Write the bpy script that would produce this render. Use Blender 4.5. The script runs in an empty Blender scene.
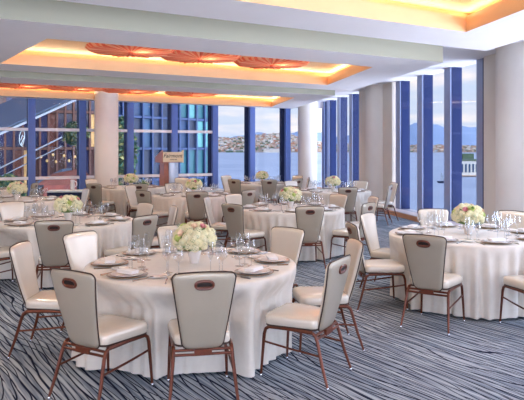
import bpy, bmesh, math, random
from mathutils import Vector, Matrix
random.seed(7)
R = math.radians
sc = bpy.context.scene
COL = sc.collection
# ------------------------------------------------------------------ camera
F = 610.0; CX = 262.0; HY = 149.5; EYE = 1.745
cam_d = bpy.data.cameras.new('camera'); cam = bpy.data.objects.new('camera', cam_d); COL.objects.link(cam)
cam.location = (0, 0, EYE); cam.rotation_euler = (R(90), 0, 0)
cam_d.sensor_width = 36; cam_d.lens = 36 * F / 524; cam_d.shift_y = (HY - 200) / 524
cam_d.clip_end = 60000; cam_d.clip_start = 0.05
sc.camera = cam
sc.view_settings.view_transform = 'Standard'; sc.view_settings.look = 'None'
sc.view_settings.gamma = 1; sc.view_settings.use_curve_mapping = False
sc.view_settings.exposure = 0.0
sc.cycles.max_bounces = 10; sc.cycles.diffuse_bounces = 4; sc.cycles.glossy_bounces = 3
sc.cycles.transparent_max_bounces = 24; sc.cycles.transmission_bounces = 4
sc.cycles.caustics_reflective = False; sc.cycles.caustics_refractive = False
sc.cycles.sample_clamp_indirect = 4.0

def at(px, Y):                      # x of a sight line at depth Y
    return (px - CX) / F * Y
def up(px, py, h):                  # point of the level plane z = h
    Y = F * (EYE - h) / (py - HY)
    return Vector((at(px, Y), Y, h))

# ------------------------------------------------------------------ materials
def srgb(c):
    return tuple((v / 12.92 if v <= .04045 else ((v + .055) / 1.055) ** 2.4) for v in (x / 255 for x in c))
MATS = {}
def mat(name, rgb, rough=.5, metal=0, spec=.5, sheen=0, coat=0, noise=0, nscale=8, bump=0, bscale=60, emit=0, trans=0, hue2=None):
    m = bpy.data.materials.new(name); m.use_nodes = True; nt = m.node_tree; b = nt.nodes['Principled BSDF']
    c = srgb(rgb) + (1,)
    b.inputs['Base Color'].default_value = c
    b.inputs['Roughness'].default_value = rough; b.inputs['Metallic'].default_value = metal
    b.inputs['Specular IOR Level'].default_value = spec
    b.inputs['Sheen Weight'].default_value = sheen; b.inputs['Coat Weight'].default_value = coat
    tc = nt.nodes.new('ShaderNodeTexCoord')
    if noise or hue2:
        n = nt.nodes.new('ShaderNodeTexNoise'); n.inputs['Scale'].default_value = nscale; n.inputs['Detail'].default_value = 4
        nt.links.new(tc.outputs['Object'], n.inputs['Vector'])
        r = nt.nodes.new('ShaderNodeValToRGB')
        r.color_ramp.elements[0].position = .3; r.color_ramp.elements[1].position = .7
        c2 = srgb(hue2) + (1,) if hue2 else tuple(min(1, x * (1 + noise)) for x in c[:3]) + (1,)
        c1 = c if hue2 else tuple(x * (1 - noise) for x in c[:3]) + (1,)
        r.color_ramp.elements[0].color = c1; r.color_ramp.elements[1].color = c2
        nt.links.new(n.outputs['Fac'], r.inputs['Fac']); nt.links.new(r.outputs['Color'], b.inputs['Base Color'])
    if bump:
        n = nt.nodes.new('ShaderNodeTexNoise'); n.inputs['Scale'].default_value = bscale; n.inputs['Detail'].default_value = 3
        nt.links.new(tc.outputs['Object'], n.inputs['Vector'])
        bp = nt.nodes.new('ShaderNodeBump'); bp.inputs['Strength'].default_value = bump; bp.inputs['Distance'].default_value = .01
        nt.links.new(n.outputs['Fac'], bp.inputs['Height']); nt.links.new(bp.outputs['Normal'], b.inputs['Normal'])
    if emit:
        b.inputs['Emission Color'].default_value = c; b.inputs['Emission Strength'].default_value = emit
    if trans:                       # translucent fabric
        out = nt.nodes['Material Output']; t = nt.nodes.new('ShaderNodeBsdfTranslucent'); t.inputs['Color'].default_value = c
        mx = nt.nodes.new('ShaderNodeMixShader'); mx.inputs[0].default_value = trans
        nt.links.new(b.outputs[0], mx.inputs[1]); nt.links.new(t.outputs[0], mx.inputs[2]); nt.links.new(mx.outputs[0], out.inputs[0])
    MATS[name] = m
    return m
def glassmat(name, tint, amount, blend=.3, gloss=(1, 1, 1), rough=.03):
    m = bpy.data.materials.new(name); m.use_nodes = True; nt = m.node_tree
    nt.nodes.remove(nt.nodes['Principled BSDF']); out = nt.nodes['Material Output']
    t = nt.nodes.new('ShaderNodeBsdfTransparent'); t.inputs[0].default_value = tint + (1,)
    g = nt.nodes.new('ShaderNodeBsdfGlossy'); g.inputs['Roughness'].default_value = rough; g.inputs[0].default_value = gloss + (1,)
    f = nt.nodes.new('ShaderNodeLayerWeight'); f.inputs['Blend'].default_value = blend
    q = nt.nodes.new('ShaderNodeMath'); q.operation = 'MULTIPLY_ADD'; q.inputs[1].default_value = amount; q.inputs[2].default_value = .02 if amount > .3 else .004
    mx = nt.nodes.new('ShaderNodeMixShader')
    nt.links.new(f.outputs['Facing'], q.inputs[0]); nt.links.new(q.outputs[0], mx.inputs[0]); nt.links.new(t.outputs[0], mx.inputs[1]); nt.links.new(g.outputs[0], mx.inputs[2])
    nt.links.new(mx.outputs[0], out.inputs[0]); MATS[name] = m
    return m
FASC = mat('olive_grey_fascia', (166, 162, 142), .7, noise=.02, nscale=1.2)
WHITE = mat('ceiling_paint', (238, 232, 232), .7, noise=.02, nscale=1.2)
WALLP = mat('wall_paint', (226, 216, 204), .65, noise=.03, nscale=2)
COLP = mat('column_plaster', (230, 222, 214), .55, noise=.03, nscale=2, bump=.05)
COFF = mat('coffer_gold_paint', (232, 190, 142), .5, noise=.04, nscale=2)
CLOTH = mat('ivory_satin_cloth', (226, 217, 206), .5, sheen=.3, noise=.04, nscale=14, bump=.12, bscale=140)
VOUT = mat('grey_taupe_vinyl', (178, 166, 148), .3, metal=.2, coat=.25, noise=.03, nscale=6, bump=.05)
VIN = mat('champagne_vinyl', (224, 212, 196), .26, metal=.15, coat=.4, noise=.03, nscale=6, bump=.05)
PIPE = mat('dark_brown_piping', (58, 38, 30), .45, noise=.1)
COPPER = mat('brown_metal', (104, 56, 40), .3, metal=.5, noise=.12, nscale=20)
HANDLE = mat('brown_wood_handle', (100, 46, 26), .35, coat=.15, noise=.2, nscale=40)
DARK = mat('slot_shade', (34, 20, 14), .6, noise=.1)  # shade inside the grip slot, put into the colour
CHROME = mat('chrome', (200, 200, 205), .2, metal=1, noise=.03)
CHINA = mat('white_china', (238, 234, 230), .2, coat=.4, noise=.01)
CHARG = mat('silver_charger', (206, 202, 198), .25, metal=.25, noise=.05, nscale=20)
RIMB = mat('bronze_rim', (150, 120, 90), .3, metal=.7, noise=.1)
NAPK = mat('white_napkin', (240, 238, 238), .8, noise=.02, bump=.1)
STEEL = mat('cutlery_steel', (170, 168, 168), .18, metal=1, noise=.03)
VASE = mat('white_vase', (236, 228, 224), .25, coat=.3, noise=.02)
HYD = mat('cream_petals', (242, 234, 186), .7, hue2=(250, 244, 214), nscale=20)
HYDG = mat('lime_petals', (176, 196, 96), .7, hue2=(206, 218, 130), nscale=20)
ROSE = mat('peach_rose', (246, 214, 180), .6, hue2=(250, 228, 204), nscale=30)
PINK = mat('pink_bud', (214, 130, 140), .6, hue2=(232, 170, 172), nscale=30)
LEAF = mat('green_leaf', (84, 116, 56), .5, hue2=(120, 150, 80), nscale=20)
MULL = mat('blue_grey_mullion', (140, 150, 184), .5, noise=.04)
MULLF = mat('blue_mullion', (84, 112, 184), .5, noise=.05)
FIN = mat('navy_fin', (22, 38, 84), .6, spec=.2, noise=.08, nscale=3)
TRANS = mat('pale_transom', (236, 234, 240), .4, noise=.03)
WOODB = mat('orange_wood_base', (206, 140, 96), .45, hue2=(222, 162, 118), nscale=3)
LEDGE = mat('pale_ledge', (222, 206, 204), .4, noise=.05)
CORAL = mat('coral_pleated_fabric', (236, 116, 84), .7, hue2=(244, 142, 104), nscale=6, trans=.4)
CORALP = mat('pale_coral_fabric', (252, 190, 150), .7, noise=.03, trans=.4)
MAHOG = mat('reddish_wood', (164, 98, 76), .35, coat=.3, hue2=(182, 116, 92), nscale=8)
CREAM = mat('cream_panel', (232, 212, 176), .4, noise=.02)
SILV = mat('silver_panel', (176, 184, 200), .28, metal=.7, noise=.03)
INK = mat('black_lettering', (40, 34, 34), .5, noise=.05)
NAVY = mat('navy_skirt', (28, 38, 72), .8, noise=.15, nscale=10)
STAGET = mat('pale_stage_top', (208, 218, 226), .6, noise=.05)
GLASS = glassmat('clear_glassware', (.91, .92, .93), .6, .5, (1, 1, 1), .1)
PANE = glassmat('tinted_window_glass', (.73, .75, .78), .05, .2)
CLEAR = glassmat('clear_window_glass', (.97, .98, 1.0), .10, .2)

def carpet():
    m = bpy.data.materials.new('streaked_carpet'); m.use_nodes = True; nt = m.node_tree; N = nt.nodes; L = nt.links
    b = N['Principled BSDF']; b.inputs['Roughness'].default_value = .95; b.inputs['Specular IOR Level'].default_value = .1
    tc = N.new('ShaderNodeTexCoord')
    mp = N.new('ShaderNodeMapping'); mp.vector_type = 'POINT'
    ang = math.atan2(610, -(150 + 262.)) # direction of the streaks in plan
    mp.inputs['Rotation'].default_value = (0, 0, -ang)   # x axis now runs along the streaks
    L.new(tc.outputs['Object'], mp.inputs['Vector'])
    def wav(sx, sy, det, off=0):
        s = N.new('ShaderNodeMapping'); s.inputs['Scale'].default_value = (sx, sy, 1); s.inputs['Location'].default_value = (off, off * 1.7, off)
        L.new(mp.outputs[0], s.inputs['Vector'])
        n = N.new('ShaderNodeTexNoise'); n.inputs['Scale'].default_value = 1; n.inputs['Detail'].default_value = det; n.inputs['Roughness'].default_value = .55
        L.new(s.outputs[0], n.inputs['Vector']); return n
    # distorted parallel lines
    sep = N.new('ShaderNodeSeparateXYZ'); L.new(mp.outputs[0], sep.inputs[0])
    warp = wav(.55, 2.2, 1.5); w2 = wav(.7, 1.5, 1, 5)
    def math_(op, a, b_):
        q = N.new('ShaderNodeMath'); q.operation = op
        for i, v in enumerate((a, b_)):
            if hasattr(v, 'node'): L.new(v, q.inputs[i])
            elif v is not None: q.inputs[i].default_value = v
        return q.outputs[0]
    def lines(freq, amp, wp, lo, hi):
        y = math_('ADD', math_('MULTIPLY', sep.outputs[1], freq), math_('MULTIPLY', wp.outputs[0], amp))
        s = math_('ABSOLUTE', math_('SINE', y, None), None)
        r = N.new('ShaderNodeValToRGB'); r.color_ramp.elements[0].position = lo; r.color_ramp.elements[1].position = hi
        r.color_ramp.elements[0].color = (1, 1, 1, 1); r.color_ramp.elements[1].color = (0, 0, 0, 1)
        L.new(s, r.inputs[0]); return r.outputs[0]
    l1 = lines(62, 16, warp, .24, .44); l2 = lines(40, 24, w2, .16, .26)
    brk = wav(2.2, 24, 2, 9)
    rb = N.new('ShaderNodeValToRGB'); rb.color_ramp.elements[0].position = .36; rb.color_ramp.elements[1].position = .46
    L.new(brk.outputs[0], rb.inputs[0])
    a = math_('MULTIPLY', l1, rb.outputs[0]); a = math_('MAXIMUM', a, l2)
    base = N.new('ShaderNodeValToRGB'); bn = wav(1.0, 30, 3, 3)
    base.color_ramp.elements[0].position = .38; base.color_ramp.elements[0].color = srgb((126, 138, 154)) + (1,)
    base.color_ramp.elements[1].position = .62; base.color_ramp.elements[1].color = srgb((194, 202, 210)) + (1,)
    L.new(bn.outputs[0], base.inputs[0])
    fine = N.new('ShaderNodeTexWave'); fine.bands_direction = 'X'; fine.inputs['Scale'].default_value = 14
    L.new(mp.outputs[0], fine.inputs['Vector'])
    mx0 = N.new('ShaderNodeMix'); mx0.data_type = 'RGBA'; mx0.blend_type = 'MULTIPLY'
    mx0.inputs[0].default_value = .25; L.new(base.outputs[0], mx0.inputs[6]); L.new(fine.outputs[0], mx0.inputs[7])
    mx = N.new('ShaderNodeMix'); mx.data_type = 'RGBA'
    L.new(a, mx.inputs[0]); L.new(mx0.outputs[2], mx.inputs[6]); mx.inputs[7].default_value = srgb((18, 26, 50)) + (1,)
    L.new(mx.outputs[2], b.inputs['Base Color'])
    return m
CARPET = carpet()

# ------------------------------------------------------------------ mesh helpers
class MB:
    def __init__(s): s.v = []; s.f = []; s.mi = []
    def add(s, vs, fs, mi=0):
        o = len(s.v); s.v += [tuple(v) for v in vs]; s.f += [tuple(i + o for i in f) for f in fs]; s.mi += [mi] * len(fs); return s
    def box(s, c, d, rz=0, mi=0, ry=0):
        M = Matrix.Rotation(rz, 3, 'Z') @ Matrix.Rotation(ry, 3, 'Y'); c = Vector(c)
        vs = [c + M @ Vector((x * d[0] / 2, y * d[1] / 2, z * d[2] / 2)) for x in (-1, 1) for y in (-1, 1) for z in (-1, 1)]
        return s.add(vs, [(0, 1, 3, 2), (4, 6, 7, 5), (0, 4, 5, 1), (2, 3, 7, 6), (0, 2, 6, 4), (1, 5, 7, 3)], mi)
    def hexa(s, lo, hi, mi=0):      # lo, hi: 4 points each, same winding
        return s.add(list(lo) + list(hi), [(3, 2, 1, 0), (4, 5, 6, 7), (0, 1, 5, 4), (1, 2, 6, 5), (2, 3, 7, 6), (3, 0, 4, 7)], mi)
    def tube(s, pts, rad, n=8, closed=False, mi=0):
        pts = [Vector(p) for p in pts]; k = len(pts)
        rads = rad if isinstance(rad, (list, tuple)) else [rad] * k
        vs = []; up_ = None
        for i, p in enumerate(pts):
            if closed: t = (pts[(i + 1) % k] - pts[i - 1]).normalized()
            else: t = (pts[min(i + 1, k - 1)] - pts[max(i - 1, 0)]).normalized()
            if up_ is None:
                up_ = Vector((0, 0, 1)) if abs(t.z) < .9 else Vector((0, 1, 0))
            a = t.cross(up_).normalized(); b = a.cross(t).normalized(); up_ = b
            for j in range(n):
                q = 2 * math.pi * j / n; vs.append(p + (a * math.cos(q) + b * math.sin(q)) * rads[i])
        fs = []
        for i in range(k if closed else k - 1):
            for j in range(n):
                i2 = (i + 1) % k; fs.append((i * n + j, i * n + (j + 1) % n, i2 * n + (j + 1) % n, i2 * n + j))
        if not closed: fs += [tuple(range(n))[::-1], tuple((k - 1) * n + j for j in range(n))]
        return s.add(vs, fs, mi)
    def lathe(s, prof, n=16, c=(0, 0, 0), mi=0, cap=True, sx=1, sy=1):
        vs = []; fs = []; m = len(prof)
        for (r, z) in prof:
            for j in range(n):
                q = 2 * math.pi * j / n; vs.append((c[0] + r * math.cos(q) * sx, c[1] + r * math.sin(q) * sy, c[2] + z))
        for i in range(m - 1):
            for j in range(n): fs.append((i * n + j, i * n + (j + 1) % n, (i + 1) * n + (j + 1) % n, (i + 1) * n + j))
        if cap: fs += [tuple(range(n))[::-1], tuple((m - 1) * n + j for j in range(n))]
        return s.add(vs, fs, mi)
    def rings(s, rings, mi=0, capa=True, capb=True):
        n = len(rings[0]); vs = [v for r in rings for v in r]; fs = []
        for i in range(len(rings) - 1):
            for j in range(n): fs.append((i * n + j, i * n + (j + 1) % n, (i + 1) * n + (j + 1) % n, (i + 1) * n + j))
        if capa: fs.append(tuple(range(n))[::-1])
        if capb: fs.append(tuple((len(rings) - 1) * n + j for j in range(n)))
        return s.add(vs, fs, mi)
    def build(s, name, m, parent=None, smooth=False, loc=None):
        me = bpy.data.meshes.new(name); me.from_pydata(s.v, [], s.f)
        ms = m if isinstance(m, (list, tuple)) else [m]
        for x in ms: me.materials.append(x)
        for p, i in zip(me.polygons, s.mi): p.material_index = i; p.use_smooth = smooth
        bm = bmesh.new(); bm.from_mesh(me); bmesh.ops.recalc_face_normals(bm, faces=bm.faces[:]); bm.to_mesh(me); bm.free()
        if smooth:
            try: me.set_sharp_from_angle(angle=R(42))
            except Exception: pass
        o = bpy.data.objects.new(name, me); COL.objects.link(o)
        if parent is not None: o.parent = parent
        if loc is not None: o.location = loc
        return o
def tag(o, label=None, cat=None, group=None, kind=None):
    if label: o['label'] = label; assert 4 <= len(label.split()) <= 16, (len(label.split()), label)
    if cat: o['category'] = cat
    if group: o['group'] = group
    if kind: o['kind'] = kind
    return o
def empty(name, loc=(0, 0, 0), rz=0):
    o = bpy.data.objects.new(name, None); COL.objects.link(o); o.location = loc; o.rotation_euler = (0, 0, rz); o.empty_display_size = .1
    return o
def copy_tree(o, parent=None):
    c = o.copy(); COL.objects.link(c); c.parent = parent
    for ch in KIDS(o): copy_tree(ch, c)
    return c
_kids = {}
def KIDS(o):
    if o.name not in _kids: _kids[o.name] = list(o.children)
    return _kids[o.name]

# ------------------------------------------------------------------ the room's plan
def far_y(x): return 18.35 + .54 * (x + 7.6)           # window wall at the back, y as a function of x
def rt_x(y): return 6.83 - .188 * y                    # window wall at the right, x as a function of y
def far_at(px):
    k = (px - CX) / F; y = (18.35 + .54 * 7.6) / (1 - .54 * k); return Vector((k * y, y, 0))
def rt_at(px):
    k = (px - CX) / F; y = 6.83 / (k + .188); return Vector((k * y, y, 0))
FU = Vector((1, .54, 0)).normalized(); FN = Vector((FU.y, -FU.x, 0))       # along / into the room (towards camera)
RU = Vector((.188, -1, 0)).normalized(); RN = Vector((-1, -.188, 0)).normalized()   # along (towards camera) / into the room
ZU = 3.6; ZT = 3.28                                   # upper ceiling, tray undersides
CORNER = Vector((2.39, 23.73, 0)); CORNER.x = 2.375
XL, YB = -13.5, -5.0

fl = MB(); fl.hexa([(XL, YB, -.12), (9, YB, -.12), (rt_x(5) + 1.2, 24.6, -.12), (XL, 24.6, -.12)][:4],
                   [(XL, YB, 0), (9, YB, 0), (rt_x(5) + 1.2, 24.6, 0), (XL, 24.6, 0)])
fl = MB()
a0 = Vector((XL, far_y(XL), 0)) - FN * .3; c0 = CORNER - FN * .3 - RN * .3; b0 = Vector((rt_x(YB), YB, 0)) - RN * .3
fl.hexa([Vector((XL, YB, -.12)), b0 + Vector((0, 0, -.12)), c0 + Vector((0, 0, -.12)), a0 + Vector((0, 0, -.12))], [Vector((XL, YB, 0)), b0, c0, a0])
tag(fl.build('floor', CARPET), kind='structure')
cl = MB(); h = lambda p, z: Vector((p[0], p[1], z))
cl.hexa([h((XL, YB), ZU), h(b0, ZU), h(c0, ZU), h(a0, ZU)], [h((XL, YB), ZU + .4), h(b0, ZU + .4), h(c0, ZU + .4), h(a0, ZU + .4)])
tag(cl.build('ceiling', WHITE), kind='structure')

# dropped ceiling trays, each with a lit coffer
def isect(p, d, q, e):
    den = d.x * e.y - d.y * e.x; t = ((q.x - p.x) * e.y - (q.y - p.y) * e.x) / den; return p + d * t
TU = Vector((1320 - CX, F, 0)).normalized()            # direction of the trays' long edges
TR = Vector((163 - CX, F, 0)).normalized()             # direction of their right edges
TL = Vector((-163 - CX, F, 0)).normalized()            # direction of the coffers' left edge
def tray(n, near_r, far_pt, cof_nr, cof_fr, cof_nl, edge_left=None):
    NR = near_r; FR = isect(near_r, TR, far_pt, TU)
    Lx = Vector((XL + .3, 0, 0)); Ld = Vector((0, 1, 0))
    NL = isect(NR, TU, Lx, Ld); FL = isect(FR, TU, Lx, Ld)
    cNR = cof_nr; cFR = isect(cNR, TR, cof_fr, TU); cNL = isect(cNR, TU, cof_nl, TL); cFL = isect(cNL, TL, cof_fr, TU)
    outer = [NL, NR, FR, FL]; inner = [cNL, cNR, cFR, cFL]
    m = MB()
    Z = lambda p, z: (p.x, p.y, z)
    for i in range(4):
        j = (i + 1) % 4
        m.add([Z(outer[i], ZT), Z(outer[j], ZT), Z(inner[j], ZT), Z(inner[i], ZT)], [(0, 1, 2, 3)])         # underside
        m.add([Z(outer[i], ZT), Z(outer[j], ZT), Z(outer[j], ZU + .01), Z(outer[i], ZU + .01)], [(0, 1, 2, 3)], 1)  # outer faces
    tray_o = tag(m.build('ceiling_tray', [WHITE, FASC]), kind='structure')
    c = (cNL + cNR + cFR + cFL) / 4
    # gold lip and cavity above it
    g = MB(); ZL = ZT + .2
    wide = []
    for i in range(4):
        p = inner[i]; e1 = (inner[(i + 1) % 4] - p).normalized(); e2 = (inner[i - 1] - p).normalized()
        wide.append(p - (e1 + e2) * .22)
    for i in range(4):
        j = (i + 1) % 4
        g.add([Z(inner[i], ZT), Z(inner[j], ZT), Z(inner[j], ZL), Z(inner[i], ZL)], [(0, 1, 2, 3)])
        g.add([Z(inner[i], ZL), Z(inner[j], ZL), Z(wide[j], ZL), Z(wide[i], ZL)], [(0, 1, 2, 3)])
        g.add([Z(wide[i], ZL), Z(wide[j], ZL), Z(wide[j], ZU - .012), Z(wide[i], ZU - .012)], [(0, 1, 2, 3)])
    g.add([Z(p, ZU - .012) for p in wide], [(0, 1, 2, 3)])
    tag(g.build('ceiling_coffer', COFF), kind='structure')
    return inner, wide
def cove_light(a, b, power, inward, col=(1, .75, .46)):
    ln = (b - a).length; d = bpy.data.lights.new('cove_strip', 'AREA'); d.shape = 'RECTANGLE'; d.size = ln; d.size_y = .06
    d.energy = power * ln; d.color = col
    o = bpy.data.objects.new('cove_strip', d); COL.objects.link(o)
    mid = (a + b) / 2; o.location = (mid.x, mid.y, ZT + .215)
    u = (b - a).normalized(); zax = -(Vector((0, 0, 1)) * .8 + inward * .6).normalized(); y = zax.cross(u).normalized()
    o.matrix_world = Matrix.Translation(o.location) @ Matrix((u, y, zax)).transposed().to_4x4()
def lights_for(inner, wide, pw, idx=(0, 1, 2, 3)):
    c = sum(inner, Vector()) / 4
    for i in idx:
        j = (i + 1) % 4; a = (inner[i] * .4 + wide[i] * .6); b = (inner[j] * .4 + wide[j] * .6)
        u = (b - a).normalized(); nrm = Vector((-u.y, u.x, 0))
        if (c - a).dot(nrm) < 0: nrm = -nrm
        cove_light(a, b, pw, nrm)
t1nr = up(486, 51, ZT)                                   # far right corner of the first tray
first_near = t1nr - TR * 10.5
inner1, wide1 = tray(1, first_near, t1nr, up(466, 32, ZT) - TR * 4.2, up(466, 32, ZT), up(466, 32, ZT) - TU * 14 - TR * 4.2)
inner2, wide2 = tray(2, up(443, 62.4, ZT), up(280, 87, ZT), up(373, 67, ZT), up(329, 85, ZT), up(48, 38, ZT))
inner3, wide3 = tray(3, up(335, 95.4, ZT), Vector((0.83, far_y(.83) - .12, ZT)), up(294.5, 97.6, ZT), up(270.6, 106.8, ZT), up(294.5, 97.6, ZT) - TU * 13)
lights_for(inner1, wide1, 3.6); lights_for(inner2, wide2, 5.5); lights_for(inner3, wide3, 5.5)

# pleated coral shades in the coffers
def pleated(name, loc, r, label, group):
    root = empty(name, loc)
    m = MB(); n = 192; rs = 12; R_ = []
    for k in range(rs + 1):
        t = .05 + .95 * k / rs; ring = []
        for j in range(n):
            q = 2 * math.pi * j / n
            pl = .012 * math.cos(48 * q + 2 * t) * t
            sc_ = 1 + (.035 * abs(math.sin(4.5 * q)) * t * t) + .01 * math.cos(48 * q) * t
            z = .02 + .015 * t + .05 * (t > .99) + pl + .02 * t * abs(math.sin(4.5 * q))
            ring.append((r * t * sc_ * math.cos(q), r * t * sc_ * math.sin(q), z))
        R_.append(ring)
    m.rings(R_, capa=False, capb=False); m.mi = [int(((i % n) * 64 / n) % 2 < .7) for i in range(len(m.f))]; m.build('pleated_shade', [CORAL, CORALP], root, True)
    k = MB(); k.lathe([(.001, -.022), (.03, -.018), (.045, 0), (.04, .02), (.001, .03)], 16, cap=False); k.build('centre_knot', CORAL, root, True)
    rd = MB(); rd.tube([(0, 0, .02), (0, 0, ZU - .015 - loc[2])], .012); rd.build('hanging_rod', CHROME, root, True)
    tag(root, label, 'ceiling light', group)
    d = bpy.data.lights.new('shade_lamp', 'POINT'); d.energy = 7; d.color = (1, .8, .6); d.shadow_soft_size = .08
    o = bpy.data.objects.new('shade_lamp', d); COL.objects.link(o); o.location = (loc[0] + .2, loc[1], loc[2] + .13)
for i, (px, py) in enumerate(((131, 54), (200, 60.5), (272, 66.5))):
    p = up(px, py, 3.38)
    pleated('pleated_ceiling_light', (p.x, p.y, 3.38), .74, 'coral pleated fabric ceiling shade in the nearer visible coffer, ' + ('leftmost of three', 'middle of three', 'rightmost of three')[i], 'coral pleated shades in the ceiling coffers')
for i, px in enumerate((20, 75, 130, 192)):
    b_ = (inner3[0] + inner3[3]) / 2; q = isect(b_, TU, Vector((0, 0, 0)), Vector((px - CX, F, 0)))
    pleated('pleated_ceiling_light', (q.x, q.y, 3.36), .8, 'coral pleated shade in the farther coffer over the windows, ' + ('leftmost of four', 'second from left', 'third from left', 'rightmost of four')[i], 'coral pleated shades in the ceiling coffers')

# ------------------------------------------------------------------ window walls
wn = [0]
def obox(m, a, b, nrm, d0, d1, z0, z1, mi=0):           # prism along a-b, between offsets d0 and d1 along nrm
    Z = lambda p, z: (p.x, p.y, z)
    q = [a + nrm * d0, b + nrm * d0, b + nrm * d1, a + nrm * d1]
    m.hexa([Z(p, z0) for p in q], [Z(p, z1) for p in q], mi)
fpx = [31.5, 82.3, 130, 174, 214.5, 251.5, 287]
S = [(far_at(p) - far_at(31.5)).length for p in fpx]; stp = S[-1] / 6
O = far_at(31.5)
posts = [O + FU * (stp * k) for k in range(-4, 0)] + [far_at(p) for p in fpx] + [CORNER - FU * .45]
for i in range(len(posts)):
    wn[0] += 1
    p = posts[i]; root = empty('window_%d' % wn[0], (p.x, p.y, 0)); tag(root, kind='structure')
    inv = lambda v: v - Vector((p.x, p.y, 0))
    m = MB(); obox(m, Vector() - FU * .1, Vector() + FU * .1, FN, -.05, .10, .0, ZU); m.build('mullion', MULLF, root)
    m = MB(); obox(m, Vector() - FU * .085, Vector() + FU * .06, FN, -.42, -.055, .0, ZU); m.build('fin', FIN, root)
    if i < len(posts) - 1:
        e = inv(posts[i + 1]); s0 = FU * .1; e0 = e - FU * .1
        if posts[i + 1].x < far_at(240).x:
            for z in (.865, 2.36):
                m = MB(); obox(m, s0, e0, FN, -.04, .05, z - .045, z + .045); m.build('transom', TRANS, root)
        m = MB(); obox(m, s0, e0, FN, -.02, -.005, .3, ZU); m.build('pane', PANE, root)
m = MB(); obox(m, Vector((XL, far_y(XL), 0)), CORNER - FU * .3, FN, .1, .32, 0, .30); obox(m, Vector((XL, far_y(XL), 0)), CORNER - FU * .3, FN, -.3, .1, 0, .29)
tag(m.build('trim_1', WOODB), kind='structure')
m = MB(); obox(m, Vector((XL, far_y(XL), 0)), CORNER, FN, -.3, .06, ZU - .25, ZU); tag(m.build('trim_2', WHITE), kind='structure')

def right_bay(pa, pb):                                  # window posts are given as image columns of the wall line
    pass
def rp(y): return Vector((rt_x(y), y, 0))
def right_window(y0, y1, PANE=PANE):
    wn[0] += 1
    a = rp(y0); root = empty('window_%d' % wn[0], a); tag(root, kind='structure')
    b = rp(y1) - a
    m = MB(); obox(m, Vector(), RU * .30, RN, -.02, .012, .12, ZU); m.build('mullion', MULL, root)
    m = MB(); obox(m, RU * .2, RU * .30, RN, -.27, -.03, .12, ZU); m.build('fin', FIN, root)
    m = MB(); obox(m, RU * .30, b, RN, -.02, -.005, .12, ZU); m.build('pane', PANE, root)
for ya, yb in ((16.75, 15.42), (15.42, 14.02), (14.02, 12.62)): right_window(ya, yb)
a = rp(12.64); wn[0] += 1; root = empty('window_%d' % wn[0], a); tag(root, kind='structure')
m = MB(); obox(m, Vector(), RU * .27, RN, -.02, .012, .12, ZU); m.build('mullion', MULL, root)
m = MB(); obox(m, RU * .27, RU * .42, RN, -.3, .03, .12, ZU); m.build('fin', FIN, root)
ys = [rt_at(p).y for p in (322.5, 327, 337.5, 349.5)] + [rt_at(361).y]
for i in range(4): right_window(ys[i], ys[i + 1])
for k in range(6): right_window(9.9 - 1.4 * k, 9.9 - 1.4 * (k + 1), CLEAR)
m = MB()
obox(m, rp(rt_at(362).y), rp(16.8), RN, -.3, .1, 0, ZU)
obox(m, rp(12.22), rp(9.9), RN, -.3, .1, 0, ZU)
obox(m, rp(1.5), rp(YB), RN, -.3, .0, 0, ZU); obox(m, CORNER - RU * .05, rp(ys[0]), RN, -.3, .03, 0, ZU)
tag(m.build('wall_right', WALLP), kind='structure')
m = MB(); obox(m, rp(16.78), rp(12.2), RN, .05, .32, 0, .115)
obox(m, rp(23.3), rp(18.9), RN, .05, .32, 0, .115); obox(m, rp(9.9), rp(1.5), RN, .05, .32, 0, .115)
tag(m.build('baseboard_right', WOODB), kind='structure')
m = MB(); obox(m, rp(16.78), rp(12.2), RN, -.3, .32, .115, .135); obox(m, rp(23.3), rp(18.9), RN, -.3, .32, .115, .135); obox(m, rp(9.9), rp(1.5), RN, -.3, .32, .115, .135)
tag(m.build('trim_3', LEDGE), kind='structure')
m = MB(); m.box((XL - .1, 7, ZU / 2), (.2, 24, ZU)); tag(m.build('wall_left', WALLP), kind='structure')
for (pa, pb, nn, wname) in ((Vector((XL, YB, 0)), rp(YB), 15, 'back'),):  # unseen rear wall, made all windows to let fill light in
    u_ = (pb - pa).normalized(); nv = Vector((-u_.y, u_.x, 0)); nv = nv if nv.dot(Vector((0, 8, 0)) - pa) > 0 else -nv; L_ = (pb - pa).length
    for k in range(nn):
        wn[0] += 1; root = empty('window_%d' % wn[0], pa + u_ * (L_ * k / nn)); tag(root, kind='structure')
        m = MB(); obox(m, Vector(), u_ * .1, nv, -.1, .1, .15, ZU); m.build('mullion', MULL, root)
        m = MB(); obox(m, u_ * .1, u_ * (L_ / nn), nv, -.02, 0, .15, ZU); m.build('pane', CLEAR, root)
    m = MB(); obox(m, pa, pb, nv, -.1, .15, 0, .15); tag(m.build('baseboard_' + wname, WOODB), kind='structure')
# columns
def column(x, y, r, base=False):
    m = MB(); m.lathe([(r, 0), (r, ZU)], 48)
    tag(m.build('column', COLP, None, True, (x, y, 0)), kind='structure')
    m = MB(); m.lathe([(r + .012, 0), (r + .012, .12), (r, .13)], 48, cap=False); tag(m.build('trim_%d' % random.randint(20, 999), WALLP, None, True, (x, y, 0)), kind='structure')
column(at(106.5, 18.9), 18.9, .36); column(at(307.5, 22.9), 22.9, .36)
column(at(378.5, 17.8), 17.8, .375); column(at(527, 11.0), 11.0, .53)

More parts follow.
